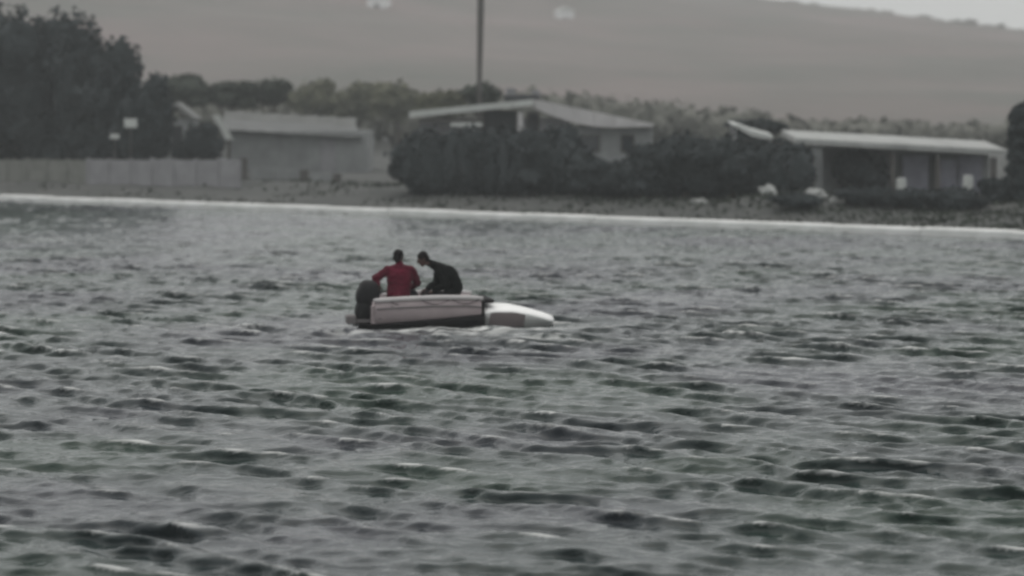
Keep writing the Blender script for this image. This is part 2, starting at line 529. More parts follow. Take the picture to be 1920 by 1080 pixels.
GU = 'dark undergrowth bushes under the tall dark trees'
for k_, (a_, b_, w_, l_) in enumerate(((-10, 205, 150, 'dark understorey bush at the left edge, under the tallest tree'), (85, 200, 150, 'dark understorey bush below the gap between the two tallest trees'),
        (175, 200, 150, 'dark understorey bush behind the white boards'), (262, 205, 120, 'dark understorey bush right of the white boards, next to the small hut'))):
    tree(a_, b_, (119, 117, 114.5, 112.5)[k_], w_, 300, l_, 'leaf_dark', 71 + k_, GU, name='bush', cat='bush', n=2600, leaf=0.15, nl=12)
G2 = 'low trees behind the sheds'
tree(350, 138, 140, 120, 205, 'low dark tree behind the sheds, nearest the tall dark trees', 'leaf_mid', 21, G2, n=1300, leaf=0.16)
tree(430, 150, 141, 120, 205, 'low dark tree behind the sheds, the middle one', 'leaf_mid', 22, G2, n=1300, leaf=0.16)
tree(505, 142, 142, 100, 205, 'low rounded tree at the right end of the row behind the sheds', 'leaf_mid', 23, G2, n=1300, leaf=0.16)
G3 = 'olive green trees between the sheds and the house'
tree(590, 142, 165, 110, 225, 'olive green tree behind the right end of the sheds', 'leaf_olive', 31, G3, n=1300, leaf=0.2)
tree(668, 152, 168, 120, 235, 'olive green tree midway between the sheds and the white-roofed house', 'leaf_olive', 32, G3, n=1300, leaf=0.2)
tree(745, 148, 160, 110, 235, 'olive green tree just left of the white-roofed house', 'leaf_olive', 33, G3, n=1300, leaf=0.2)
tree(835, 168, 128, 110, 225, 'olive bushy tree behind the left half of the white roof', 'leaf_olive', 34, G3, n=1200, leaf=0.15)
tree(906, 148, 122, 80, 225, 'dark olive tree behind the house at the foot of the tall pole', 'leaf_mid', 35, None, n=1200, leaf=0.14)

G4 = 'dark bushes along the bank before the house'
bushes = [
    (800, 226, 97.5, 120, 350, 'dark bush at the left end of the bushes before the house', 'leaf_dark'),
    (868, 236, 97, 120, 372, 'dark bush before the house, under the left half of its roof', 'leaf_dark'),
    (945, 222, 95.5, 130, 378, 'dark bush before the house, under the roof peak', 'leaf_dark'),
    (1030, 232, 94, 130, 382, 'dark bush before the house, just left of the pale wall', 'leaf_dark'),
    (1110, 296, 92.5, 130, 388, 'low dark bush before the pale wall of the house', 'leaf_dark'),
    (1195, 292, 91, 120, 385, 'low dark bush before the right end of the pale wall', 'leaf_dark'),
    (1232, 268, 92, 90, 385, 'low dark bush at the right corner of the pale house wall', 'leaf_dark'),
    (1285, 238, 90.5, 130, 382, 'dark bush just right of the pale house wall', 'leaf_dark'),
    (1370, 240, 89.5, 140, 378, 'dark bush under the swooping white canopy', 'leaf_dark'),
    (1462, 250, 90.5, 90, 350, 'dark bush between the swooping white canopy and the open shelter', 'leaf_dark'),
]
for k_, (a_, b_, c_, d_, e_, f_, g_) in enumerate(bushes):
    tree(a_, b_, c_, d_ * 1.35, e_, f_, g_, 41 + k_, G4, name='bush', cat='bush', n=2600, leaf=0.12, nl=10)
def hedge():
    xs_ = list(range(785, 1500, 34))
    D0 = 93.6
    x0 = (1140 - 960) / F * D0
    r = thing('hedge', 'long dark hedge running before the house and under the white canopy', 'hedge', (x0, D0, gz(1140, D0) - .1))
    rr = random.Random(3)
    lobes = []
    for px in xs_:
        d = float(np.interp(px, [785, 1500], [96.5, 88.3]))
        x = (px - 960) / F * d
        g = gz(px, d) - float(r.location.z)
        top = float(np.interp(px, [785, 840, 1060, 1120, 1230, 1290, 1500], [262, 246, 258, 300, 298, 262, 278])) + rr.uniform(-6, 6)
        z = CAM_H + (200 - top) / F * d - float(r.location.z)
        lobes.append(((x - x0, d - D0, (g + z) / 2), (rr.uniform(.5, .75), .7, (z - g) * .56)))
    link('foliage', crown_mesh(lobes, 12000, .11, 9, .86), M['leaf_dark'], r)
hedge()
tree(1420, 220, 104, 130, 262, 'dark low crown showing above the swooping white canopy', 'leaf_dark', 61, n=1200, leaf=0.13)
tree(372, 222, 116, 105, 282, 'dark scraggy bush beside the left end of the sheds', 'leaf_dark', 62, name='bush', cat='bush', n=1100, leaf=0.12)
tree(1612, 282, 91.5, 120, 352, 'dark bush inside the open shelter, beside its pale pillar', 'leaf_dark', 63, name='bush', cat='bush', n=1500, leaf=0.11)
G5 = 'low scrub on the bank before the open shelter'
for k_, (a_, b_, d_, w_, l_) in enumerate(((1500, 362, 83.5, 110, 'low scrub bush below the thick pale pillar'), (1620, 350, 83.5, 120, 'low scrub bush between the pale boulders and the white barrels'),
        (1705, 350, 83, 130, 'low scrub bush before the pale wall panels of the open shelter'), (1790, 346, 82.5, 140, 'low scrub bush beside the right-hand white barrel'))):
    tree(a_, b_, d_, w_, 405, l_, 'leaf_dark', 81 + k_, G5, name='bush', cat='bush', n=1500, leaf=0.09, nl=9)
def cyp(W, h, z0):
    return [((0, 0, z0 + h * (0.08 + 0.84 * j / 6)), (W * 0.42 * (1 - 0.22 * j / 6), W * 0.42, h * 0.13)) for j in range(7)]
tree(1925, 202, 84, 100, 420, 'dark columnar evergreen cut by the right edge of the photo', 'leaf_dark', 64, n=4200, leaf=0.11, shape=cyp)
tree(1880, 330, 84, 90, 408, 'low dark bush at the foot of the columnar evergreen', 'leaf_dark', 65, name='bush', cat='bush', n=1200, leaf=0.1)

# wooded hillside: one mass of small crowns, thicker along the ridge
def make_forest():
    rng = np.random.default_rng(99)
    bm = bmesh.new(); bmesh.ops.create_icosphere(bm, subdivisions=1, radius=1)
    bv = np.array([v.co[:] for v in bm.verts]); bf = np.array([[v.index for v in f.verts] for f in bm.faces]); bm.free()
    n1 = 0
    x = rng.uniform(-260, 260, n1); y = rng.uniform(260, 650, n1)
    n2 = 900
    x = np.concatenate([x, rng.uniform(-260, 260, n2)]); y = np.concatenate([y, rng.uniform(560, 630, n2)])
    keep = (vnoise(x, y, 0.05, 4.0) > -0.55)
    x, y = x[keep], y[keep]; n = len(x)
    r = rng.uniform(0.4, 0.9, n) * (0.5 + y / 500) * np.where(rng.random(n) < 0.08, 1.7, 1) * 1.0
    z = ground_z(x, y) + r * 0.25
    jit = 1 + rng.normal(0, 0.18, (n, len(bv), 1))
    sc = np.stack([r, r, r * rng.uniform(0.4, 0.7, n) * 1.2], -1)[:, None, :]
    v = (bv[None] * sc * jit + np.stack([x, y, z], -1)[:, None, :]).reshape(-1, 3)
    f = (bf[None] + (np.arange(n) * len(bv))[:, None, None]).reshape(-1, 3)
    me_ = bpy.data.meshes.new('forest')
    me_.from_pydata(v.tolist(), [], f.tolist())
    for p in me_.polygons: p.use_smooth = True
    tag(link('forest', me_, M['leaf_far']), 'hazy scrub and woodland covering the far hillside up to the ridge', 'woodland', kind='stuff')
make_forest()

def make_far_wood():
    r = random.Random(17)
    lobes = []
    px = 300
    while px < 2150:
        d = 172 + r.uniform(-4, 16)
        x = (px - 960) / F * d
        top = float(np.interp(px, [300, 560, 1000, 1250, 1500, 2200], [165, 178, 170, 190, 222, 238])) + r.uniform(-5, 7)
        g = float(ground_z(x, d))
        z = CAM_H + (200 - top) / F * d
        h = max(1.2, z - g)
        lobes.append(((x, d, g + h * 0.5), (r.uniform(1.4, 2.4), 1.8, h * 0.5)))
        px += r.uniform(18, 34)
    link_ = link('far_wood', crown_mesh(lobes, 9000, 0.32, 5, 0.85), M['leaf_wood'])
    tag(link_, 'soft grey-green belt of wood at the foot of the hill', 'woodland', kind='stuff')
make_far_wood()

# undergrowth and reeds along the bank
def make_undergrowth():
    rng = np.random.default_rng(5)
    n = 26000
    u = rng.uniform(-26, L + 14, n); s = rng.uniform(1.0, 12, n)
    x = P0.x + SD.x * u + SN.x * s; y = P0.y + SD.y * u + SN.y * s
    k = vnoise(x, y, 0.5, 2.0) + 0.35 * rng.normal(size=n) + 0.05 * x > 0.0
    x, y = x[k], y[k]; n = len(x)
    z = ground_z(x, y)
    h = rng.uniform(0.05, 0.18, n)
    a = rng.uniform(0, np.pi, n); wd = rng.uniform(0.04, 0.14, n)
    p = np.stack([x, y, z - 0.03], -1)
    t = np.stack([np.cos(a), np.sin(a), 0 * a], -1) * wd[:, None]
    tip = p + np.stack([rng.normal(0, 0.06, n), rng.normal(0, 0.06, n), h], -1)
    v = np.stack([p - t, p + t, tip], 1).reshape(-1, 3)
    me_ = bpy.data.meshes.new('undergrowth')
    me_.from_pydata(v.tolist(), [], np.arange(3 * n).reshape(-1, 3).tolist())
    tag(link('undergrowth', me_, M['leaf_mid']), 'rough grass tufts scattered over the bank behind the kerb', 'grass', kind='stuff')
make_undergrowth()

# ------------------------------------------------------------------ white-roofed house
def house():
    D = 104.0
    def X_(px): return (px - 995) / F * D
    def Z_(py): return CAM_H + (200 - py) / F * D - g
    g = gz(995, D) - 0.05
    root = thing('house', 'single-storey house with a low white sheet roof behind the dark bushes', 'house', ((995 - 960) / F * D, D, g))
    # walls
    wl, wr = X_(785), X_(1225)
    boxpart('wall', M['plaster'], root, X_(1070), wr, 0.3, 6.3, -0.3, Z_(238))
    tag(boxpart('wall', M['concrete'], root, wl, X_(1068), 0.6, 6.3, -0.3, Z_(222)), 'darker wall under the porch')
    # dark porch openings, frame and pane
    for (a, b, t_) in ((905, 970, 206), (988, 1012, 210)):
        fr = bmesh.new()
        x0, x1, z1, z0 = X_(a), X_(b), Z_(t_), Z_(262)
        for bb in ((x0, x0 + .06, z0, z1), (x1 - .06, x1, z0, z1), (x0 + .062, x1 - .062, z1 - .06, z1), (x0 + .062, x1 - .062, z0, z0 + .06)):
            box(fr, bb[0], bb[1], 0.50, 0.60, bb[2], bb[3])
        wn = obj('window', fr, M['timber'], root)
        boxpart('pane', M['dark'], wn, x0 + .062, x1 - .062, 0.53, 0.57, z0 + .062, z1 - .062)
    for (a, b) in ((1090, 1125), (1165, 1190)):
        fr = bmesh.new()
        x0, x1, z1, z0 = X_(a), X_(b), Z_(252), Z_(285)
        for bb in ((x0, x0 + .05, z0, z1), (x1 - .05, x1, z0, z1), (x0 + .052, x1 - .052, z1 - .05, z1), (x0 + .052, x1 - .052, z0, z0 + .05)):
            box(fr, bb[0], bb[1], 0.20, 0.30, bb[2], bb[3])
        wn = obj('window', fr, M['timber'], root)
        boxpart('pane', M['glass'], wn, x0 + .052, x1 - .052, 0.24, 0.27, z0 + .052, z1 - .052)
    # roof, left slope: thin pale edge over a dark gap
    def slab(name, m, pa, pb, th, y0, y1, parent=root, dz=0.0):
        bm = bmesh.new()
        prism(bm, [(pa[0], y0, pa[1]), (pb[0], y0, pb[1] + 0), (pb[0], y0, pb[1] - th[1]), (pa[0], y0, pa[1] - th[0])], (0, y1 - y0, dz))
        return obj(name, bm, m, parent)
    rl = thing_part('roof', root)
    n = 6
    A = (X_(768), Z_(209)); B = (X_(1000), Z_(186)); C = (X_(1225), Z_(232))
    for j in range(n):
        p = (A[0] + (B[0] - A[0]) * j / n, A[1] + (B[1] - A[1]) * j / n)
        q_ = (A[0] + (B[0] - A[0]) * (j + 0.985) / n, A[1] + (B[1] - A[1]) * (j + 0.985) / n)
        slab('roof_sheet', M['fascia'], p, q_, (0.24, 0.24), -0.4, 6.6, rl)
    for j in range(n):
        p = (B[0] + (C[0] - B[0]) * (j + 0.015) / n, B[1] + (C[1] - B[1]) * (j + .015) / n)
        q_ = (B[0] + (C[0] - B[0]) * (j + 1) / n, B[1] + (C[1] - B[1]) * (j + 1) / n)
        t0 = 0.20 + 0.40 * math.sin(math.pi * min(1, (j + 0.6) / n)); t1 = 0.20 + 0.40 * math.sin(math.pi * min(1, (j + 1.6) / n))
        if j == n - 1: t1 = 0.1
        slab('roof_sheet', M['roof'], p, q_, (t0, t1), -0.2 - 0.003 * j, 6.6, rl)
    # porch post, beam and water heater clutter on the ridge
    bm = bmesh.new(); box(bm, X_(971), X_(980), -0.35, -0.2, -0.3, Z_(212)); obj('post', bm, M['roof'], root)
    boxpart('beam', M['timber'], root, X_(785), X_(905), -0.25, -0.1, Z_(229), Z_(223))
    tag(boxpart('beam', M['fascia'], root, X_(845), X_(904), -0.3, -0.26, Z_(237), Z_(230)), 'pale lower beam')
    bm = bmesh.new()
    box(bm, X_(945), X_(1012), 2, 2.6, Z_(192), Z_(177)); bevel(bm, 0.04, 1)
    obj('roof_tank', bm, M['dark'], root)
    bm = bmesh.new()
    box(bm, X_(948), X_(966), 2.7, 3.2, Z_(192), Z_(164)); obj('chimney', bm, M['concrete'], root)
    bm = bmesh.new()
    box(bm, X_(998), X_(1014), 2.7, 3.2, Z_(192), Z_(168)); obj('chimney', bm, M['concrete'], root)
def thing_part(name, parent):
    e = bpy.data.objects.new(name, None); COL.objects.link(e); e.parent = parent; e.empty_display_size = 0.2
    return e
house()

def pole():
    D = 118.0
    g = gz(899, D)
    p = thing('utility_pole', 'tall dark pole rising behind the white-roofed house and out of the top of the photo', 'pole', ((899 - 960) / F * D, D, g))
    bm = bmesh.new()
    tube(bm, [(0, 0, -0.4), (0.0, 0, 4.2), (0.05, 0, 7.0), (0.08, 0, 11.5)], [0.11, 0.11, 0.15, 0.16], 12)
    obj('shaft', bm, M['timber'], p, True)
    bm = bmesh.new(); box(bm, -0.9, 1.05, -0.3, -0.18, 10.4, 10.52); obj('crossarm', bm, M['timber'], p)
    for xx in (-0.8, 0.0, 0.95):
        bm = bmesh.new(); tube(bm, [(xx, -0.24, 10.53), (xx, -0.24, 10.6), (xx, -0.24, 10.68)], [0.05, 0.03, 0.05], 8); obj('insulator', bm, M['rubber'], p, True)
pole()

# ------------------------------------------------------------------ sheds and wall on the left
def sheds():
    D = 122.0
    def mk(pxc): return (lambda px: (px - pxc) / F * D)
    X_ = mk(520); g = gz(520, D) - 0.05
    Z_ = lambda py: CAM_H + (200 - py) / F * D - g
    r = thing('long_shed', 'long low grey shed with a pale sagging roof, left of the olive trees', 'shed', ((520 - 960) / F * D, D, g))
    boxpart('wall', M['plaster'], r, X_(430), X_(690), 0.4, 5, -0.3, Z_(246))
    rf = thing_part('roof', r)
    n = 7
    for j in range(n):
        a, b = 405 + (660 - 405) * j / n, 405 + (660 - 405) * (j + 0.985) / n
        bm = bmesh.new()
        sag = 14 * j / n
        prism(bm, [(X_(a + 20), 0.0, Z_(246 + sag)), (X_(b + 20), 0.0, Z_(246 + sag)), (X_(b), 3.0, Z_(226 + sag * .9)), (X_(a), 3.0, Z_(226 + sag * .9))], (0, 0, 0.05))
        obj('roof_sheet', bm, M['roofdark'], rf)
        bm = bmesh.new()
        prism(bm, [(X_(a), 3.02, Z_(226 + sag * .9)), (X_(b), 3.02, Z_(226 + sag * .9)), (X_(b), 3.6, Z_(211 + sag)), (X_(a), 3.6, Z_(211 + sag))], (0, 0, 0.05))
        obj('roof_sheet', bm, M['roofshed'], rf)
    bm = bmesh.new()
    prism(bm, [(X_(398), -0.05, Z_(216)), (X_(412), -0.05, Z_(216)), (X_(438), -0.05, Z_(262)), (X_(424), -0.05, Z_(262))], (0, -0.1, 0))
    obj('bargeboard', bm, M['fascia'], r)
    boxpart('door', M['concrete'], r, X_(600), X_(628), 0.34, 0.4, -0.1, Z_(262))
    # front shed
    D2 = 108.0
    Xb = lambda px: (px - 530) / F * D2
    g2 = gz(530, D2) - 0.05
    Zb = lambda py: CAM_H + (200 - py) / F * D2 - g2
    r = thing('yard_wall', 'low pale wall with dark gate posts between the shore kerb and the long shed', 'wall', ((530 - 960) / F * D2, D2, g2))
    for a, b, t_ in ((470, 514, 314), (516, 562, 317), (580, 624, 324)):
        boxpart('wall_panel', M['plaster'], r, Xb(a), Xb(b), 0.02, 0.12, -0.3, Zb(t_))
    for a, t_ in ((456, 296), (570, 318), (632, 326)):
        bm = bmesh.new(); box(bm, Xb(a - 8), Xb(a + 8), -0.03, 0.2, -0.3, Zb(t_)); obj('post', bm, M['timber'], r)
    # small pale hut by the tall trees
    D3 = 124.0
    g3 = gz(322, D3) - 0.05
    Xc = lambda px: (px - 325) / F * D3
    Zc = lambda py: CAM_H + (200 - py) / F * D3 - g3
    r = thing('small_hut', 'small grey hut with a pale pitched roof beside the tall dark trees', 'hut', ((325 - 960) / F * D3, D3, g3))
    boxpart('wall', M['plaster'], r, Xc(302), Xc(362), 0, 2.2, -0.3, Zc(222))
    bm = bmesh.new()
    prism(bm, [(Xc(294), -0.2, Zc(222)), (Xc(330), -0.2, Zc(192)), (Xc(368), -0.2, Zc(222)), (Xc(362), -0.2, Zc(226)), (Xc(330), -0.2, Zc(199)), (Xc(300), -0.2, Zc(226))], (0, 2.6, 0))
    obj('roof', bm, M['roofshed'], r)
    boxpart('door', M['dark'], r, Xc(322), Xc(342), -0.04, -0.003, -0.1, Zc(236))
sheds()

def boundary_wall():
    a = Vector(((-60 - 960) / F * 114.5, 114.5)); b = Vector(((452 - 960) / F * 104.0, 104.0))
    d = b - a
    r = thing('boundary_wall', 'low grey panel wall behind the kerb under the tall dark trees', 'wall', (a.x, a.y, 0), math.atan2(d.y, d.x))
    n = 13
    Wd = d.length / n
    for j in range(n):
        m_ = M['concrete'] if j > 5 else M['olivewall']
        dist = a.y + d.y * (j + .5) / n
        z = CAM_H - 100 / F * dist + (0.025 if j % 3 == 0 else 0)
        boxpart('wall_panel', m_, r, j * Wd + .065, (j + 1) * Wd - .065, 0, 0.1, -0.4, z)
        boxpart('wall_post', m_, r, j * Wd - .06, j * Wd + .06, -0.03, 0.13, -0.4, z + .05)
boundary_wall()

def small_sign(px, py, d, w_px, h_px, label, group):
    x = (px - 960) / F * d
    g = gz(px, d)
    zc = CAM_H + (200 - py) / F * d - g
    r = thing('sign', label, 'sign', (x, d, g), 0, group)
    wd, hh = w_px / F * d / 2, h_px / F * d / 2
    bm = bmesh.new(); box(bm, -wd, wd, -0.02, 0.02, zc - hh, zc + hh); bevel(bm, 0.01, 1); obj('board', bm, M['fascia'], r)
    bm = bmesh.new(); tube(bm, [(0, 0.05, -0.2), (0, 0.05, zc + hh * 0.8)], 0.022, 8); obj('post', bm, M['timber'], r)
small_sign(245, 231, 109.3, 24, 17, 'bright white board on a post before the dark trees, the higher one', 'white boards before the dark trees')
small_sign(215, 256, 109.5, 17, 9, 'small pale board before the dark trees, the lower one', 'white boards before the dark trees')

# ------------------------------------------------------------------ canopy, open shelter, car on the right
def canopy():
    D = 97.0
    g = gz(1405, D)
    x0 = (1405 - 960) / F * D
    r = thing('canopy', 'swooping white canopy on posts above the dark bushes', 'canopy', (x0, D, g))
    pts = [(1368, 233), (1378, 236), (1388, 241), (1405, 249), (1425, 254), (1445, 257)]
    ths = [2, 6, 9, 11, 10, 6]
    bm = bmesh.new()
    fr, bk = [], []
    for (px, py), th in zip(pts, ths):
        x = (px - 1405) / F * D; z = CAM_H + (200 - py) / F * D - g; t = th / F * D
        fr.append([bm.verts.new((x, -1.0, z - t / 2)), bm.verts.new((x, -1.0, z + t / 2))])
        bk.append([bm.verts.new((x, 1.0, z - t / 2 + 0.1)), bm.verts.new((x, 1.0, z + t / 2 + 0.1))])
    for i_ in range(len(pts) - 1):
        a, b, c, d_ = fr[i_], fr[i_ + 1], bk[i_], bk[i_ + 1]
        bm.faces.new((a[0], b[0], b[1], a[1])); bm.faces.new((c[0], c[1], d_[1], d_[0]))
        bm.faces.new((a[1], b[1], d_[1], c[1])); bm.faces.new((a[0], c[0], d_[0], b[0]))
    bm.faces.new((fr[0][0], fr[0][1], bk[0][1], bk[0][0])); bm.faces.new((fr[-1][0], bk[-1][0], bk[-1][1], fr[-1][1]))
    obj('awning', bm, M['awning'], r)
    for px, yy, zt in ((1375, -0.8, 2.4), (1440, -0.8, 2.0), (1375, 0.8, 2.5), (1440, 0.8, 2.05)):
        bm = bmesh.new(); x = (px - 1405) / F * D; tube(bm, [(x, yy, -0.2), (x, yy, zt)], 0.04, 8); obj('post', bm, M['steel'], r)
canopy()

def shelter():
    D = 91.0
    g = gz(1690, D) - 0.05
    X_ = lambda px: (px - 1690) / F * D
    Z_ = lambda py: CAM_H + (200 - py) / F * D - g
    r = thing('open_shelter', 'long open-fronted shelter with a thin pale roof edge at the right', 'shelter', ((1690 - 960) / F * D, D, g))
    rf = thing_part('roof', r)
    n = 8; a0, a1 = 1488, 1885
    for j in range(n):
        p, q_ = a0 + (a1 - a0) * j / n, a0 + (a1 - a0) * (j + .985) / n
        zy = lambda px: 259 + (px - a0) / (a1 - a0) * 22
        bm = bmesh.new()
        prism(bm, [(X_(p), -0.5, Z_(zy(p))), (X_(q_), -0.5, Z_(zy(q_))), (X_(q_), -0.5, Z_(zy(q_) + 10)), (X_(p), -0.5, Z_(zy(p) + 10))], (0, 4.5, 0.25))
        obj('roof_sheet', bm, M['shelterroof'], rf)
    boxpart('back_wall', M['plaster'], r, X_(1500), X_(1868), 1.4, 1.55, -0.3, Z_(276))
    for a, b, m_ in ((1507, 1540, 'plaster'), (1668, 1676, 'timber'), (1752, 1760, 'timber'), (1856, 1866, 'timber')):
        zy = 259 + (a - a0) / (a1 - a0) * 22 + 16
        bm = bmesh.new(); box(bm, X_(a), X_(b), -0.3, -0.05, -0.3, Z_(zy)); o_ = obj('pillar', bm, M[m_], r)
        if m_ == 'plaster': o_['label'] = 'thick pale pillar'
    for a, b, t_ in ((1700, 1748, 292), (1766, 1802, 300), (1806, 1850, 294)):
        tag(boxpart('side_panel', M['lilac'], r, X_(a), X_(b), .9, 1.0, -0.2, Z_(t_)), 'pale lilac wall panel')
shelter()

def barrel(px, py, d, label):
    x = (px - 960) / F * d
    g = gz(px, d)
    top = CAM_H + (200 - py) / F * d - g
    r = thing('barrel', label, 'barrel', (x, d, g - 0.03), 0, 'white barrels before the open shelter')
    R_ = 0.16
    bm = bmesh.new()
    zs = [(0, .9), (.04, 1), (.3, 1), (.32, 1.05), (.34, 1), (.62, 1), (.64, 1.05), (.66, 1), (.94, 1), (1, .92)]
    tube(bm, [(0, 0, z * top) for z, k in zs], [R_ * k for z, k in zs], 18)
    obj('drum', bm, M['fascia'], r)
    bm = bmesh.new(); tube(bm, [(0, 0, top + .002), (0, 0, top + .04)], R_ * .8, 18); obj('lid', bm, M['steel'], r)
barrel(1690, 333, 88.4, 'white barrel before the pale wall panels of the shelter, the left-hand one')
barrel(1815, 328, 87.6, 'white barrel near the columnar evergreen, the right-hand one')

def boulder(px, py, d, w_px, h_px, label, seed):
    x = (px - 960) / F * d
    g = gz(px, d)
    bm = bmesh.new()
    bmesh.ops.create_icosphere(bm, subdivisions=3, radius=1)
    for v in bm.verts:
        n_ = mnoise.noise(v.co * 1.3 + Vector((seed * 3.1, 0, 0))) * 0.5 + mnoise.noise(v.co * 3.5 + Vector((seed, 5, 0))) * 0.16
        v.co *= 1 + n_
        v.co = Vector((v.co.x * w_px / F * d / 2, v.co.y * w_px / F * d / 2.4, v.co.z * h_px / F * d / 2))
    ob = obj('boulder', bm, M['rock'], None)
    ob.location = (x, d, g + h_px / F * d * 0.25)
    tag(ob, label, 'boulder', 'pale boulders on the bank below the open shelter')
boulder(1440, 350, 86.5, 34, 26, 'pale boulder below the swooping canopy, the most rounded of the bank boulders', 1)
boulder(1530, 352, 85.0, 40, 22, 'pale boulder on the bank directly below the thick pale pillar', 2)
boulder(1572, 360, 84.2, 34, 18, 'pale flat boulder just right of the thick pale pillar', 3)
boulder(1312, 392, 88.0, 36, 12, 'low flat boulder on the bank close above the kerb', 4)

# far white huts on the hillside
def hillhouse(px, py, w_px, h_px, label, rz):
    d = 200.0
    while d < 660:
        x = (px - 960) / F * d
        if float(ground_z(x, d)) > CAM_H + (200 - py) / F * d - 0.5: break
        d += 1
    x = (px - 960) / F * d
    W, Hh = w_px / F * d, h_px / F * d
    r = thing('hillside_house', label, 'house', (x, d - 2, CAM_H + (200 - py) / F * d - Hh * 0.5 - 1), rz, 'white houses on the far hillside')
    boxpart('wall', M['white'], r, -W / 2, W / 2, -1.5, 1.5, -2, Hh * 0.75 + 1)
    bm = bmesh.new()
    z = Hh * 0.75 + 1
    prism(bm, [(-W / 2 - .2, -1.7, z), (W / 2 + .2, -1.7, z), (0, -1.7, z + Hh * 0.3)], (0, 3.4, 0))
    obj('roof', bm, M['fascia'], r)
    boxpart('door', M['dark'], r, -0.3, 0.3, -1.56, -1.503, 0, 1.4)
hillhouse(1057, 27, 30, 24, 'white house alone on the hazy hillside right of the tall pole', 0.2)
hillhouse(712, 2, 36, 22, 'white house on the hillside at the top edge, left of the tall pole', -0.2)

# ------------------------------------------------------------------ boat
boat = thing('motorboat', 'small white dinghy with a black outboard motor and a dark lower band', 'boat', BOAT_POS, BOAT_YAW)
def loft(bm, stations, closed=False):
    rings = [[bm.verts.new(p) for p in s] for s in stations]
    for a, b in zip(rings[:-1], rings[1:]):
        for k in range(len(a) - 1):
            bm.faces.new((a[k], a[k + 1], b[k + 1], b[k]))
    return rings
def hb(x):
    return float(np.interp(x, [0, .6, 1.2, 1.75, 2.2, 2.6, 2.9, 3.08], [.50, .63, .69, .68, .62, .52, .38, .20]))
def sheer(x):
    return float(np.interp(x, [0, .5, 1.0, 1.5, 1.74], [.40, .435, .455, .45, .43]))
# cockpit hull: outer and inner skin
st = []
for x in np.linspace(0, 1.74, 15):
    b, s_ = hb(x), sheer(x)
    half = [(.955, s_), (1.0, s_ - .05), (1.035, s_ - .12), (1.03, .24), (.985, .15), (.90, .05), (.74, -.05), (.45, -.14), (0, -.20)]
    out = [(x, -b * k, z) for k, z in half] + [(x, b * k, z) for k, z in half[-2::-1]]
    inn = [(x, b * .955 - .06, s_), (x, b * .86, .12), (x, 0, .04), (x, -b * .86, .12), (x, -b * .955 + .06, s_), (x, -b * .955, s_)]
    st.append(out + inn)
bm = bmesh.new()
rg = loft(bm, st)
bmesh.ops.remove_doubles(bm, verts=bm.verts, dist=1e-5)
obj('hull', bm, M['hullgrey'], boat, True)
boxpart('transom', M['hullgrey'], boat, -0.05, 0.03, -.45, .45, -.1, .38, .07)
boxpart('bulkhead', M['rubber'], boat, 1.74, 1.80, -.665, .665, -.08, .40, .02)
for sgn in (-1, 1):
    # rounded gunwale tube
    bm = bmesh.new()
    xs_ = np.linspace(-.03, 1.77, 16)
    tube(bm, [(x, sgn * (hb(x) - .01), sheer(x) + .015) for x in xs_], [.03] + [.042] * 14 + [.03], 10)
    obj('gunwale', bm, M['hullpale'], boat, True)
    bm = bmesh.new()
    tube(bm, [(x, sgn * (hb(x) * 1.04 + .008), sheer(x) - .125) for x in np.linspace(.02, 1.74, 14)], .014, 8)
    obj('rub_strip', bm, M['inner'], boat, True)
    # dark lower band, thickening toward the bulkhead
    bm = bmesh.new()
    loft(bm, [[(x, sgn * (hb(x) * 1.01 + .004), .035 + .15 * max(0, x) / 1.74), (x, sgn * (hb(x) * 1.01 + .03), .025 + .15 * max(0, x) / 1.74), (x, sgn * (hb(x) * .95 + .03), .0), (x, sgn * hb(x) * .80, -.07)] for x in np.linspace(-.28, 1.80, 15)])
    obj('lower_band', bm, M['rubber'], boat, True)
    # grab line looped along the side
    bm = bmesh.new()
    for k in range(3):
        xa, xb = .25 + .5 * k, .7 + .5 * k
        tube(bm, [(xa + (xb - xa) * t_, sgn * (hb(xa) * 1.04 + .012), sheer(xa) - .02 - .07 * math.sin(math.pi * t_)) for t_ in (0, .2, .4, .6, .8, 1)], .007, 6)
    obj('grab_line', bm, M['rubber'], boat, True)
boxpart('coaming', M['rubber'], boat, 1.70, 1.98, -.55, .55, .355, .42, .02)
# white bow: decked, flared, sloping to the stem
def bz(x): return float(np.interp(x, [1.80, 2.0, 2.3, 2.6, 2.85, 3.08], [.30, .315, .305, .240, .165, .085]))
st = []
for x in np.linspace(1.80, 3.03, 14):
    b, z = hb(x), bz(x)
    low = -.12 + .09 * max(0, (x - 2.4)) / .68
    pts_ = []
    for t_ in np.linspace(0, math.pi, 13):
        pts_.append((x, -b * math.cos(t_), z - .10 * min(1, b / .3) + .10 * min(1, b / .3) * math.sin(t_)))
    lowz = z - .10 * min(1, b / .3)
    mz = lowz * .45
    pts_ += [(x, b * .80, mz), (x, b * .55, low), (x, 0, low - .05), (x, -b * .55, low), (x, -b * .80, mz), pts_[0]]
    st.append(pts_)
bm = bmesh.new()
rg = loft(bm, st)
bm.faces.new(rg[0][:-1]); bm.faces.new(rg[-1][:-1][::-1])
bmesh.ops.remove_doubles(bm, verts=bm.verts, dist=1e-5)
obj('bow', bm, M['bow'], boat, True)
for sgn in (-1, 1):
    bm = bmesh.new()
    loft(bm, [[(x, sgn * (hb(x) * .985 + .012), (bz(x) - .10) * .98), (x, sgn * (hb(x) * .80 + .028), (bz(x) - .10) * .45), (x, sgn * (hb(x) * .62 + .012), -.06)] for x in np.linspace(1.90, 2.50, 9)])
    obj('bow_shade_panel', bm, M['hullgrey'], boat, True)  # grey plate added to paint the shade under the bow flare
boxpart('floor', M['inner'], boat, 0.05, 1.72, -.5, .5, .11, .125)
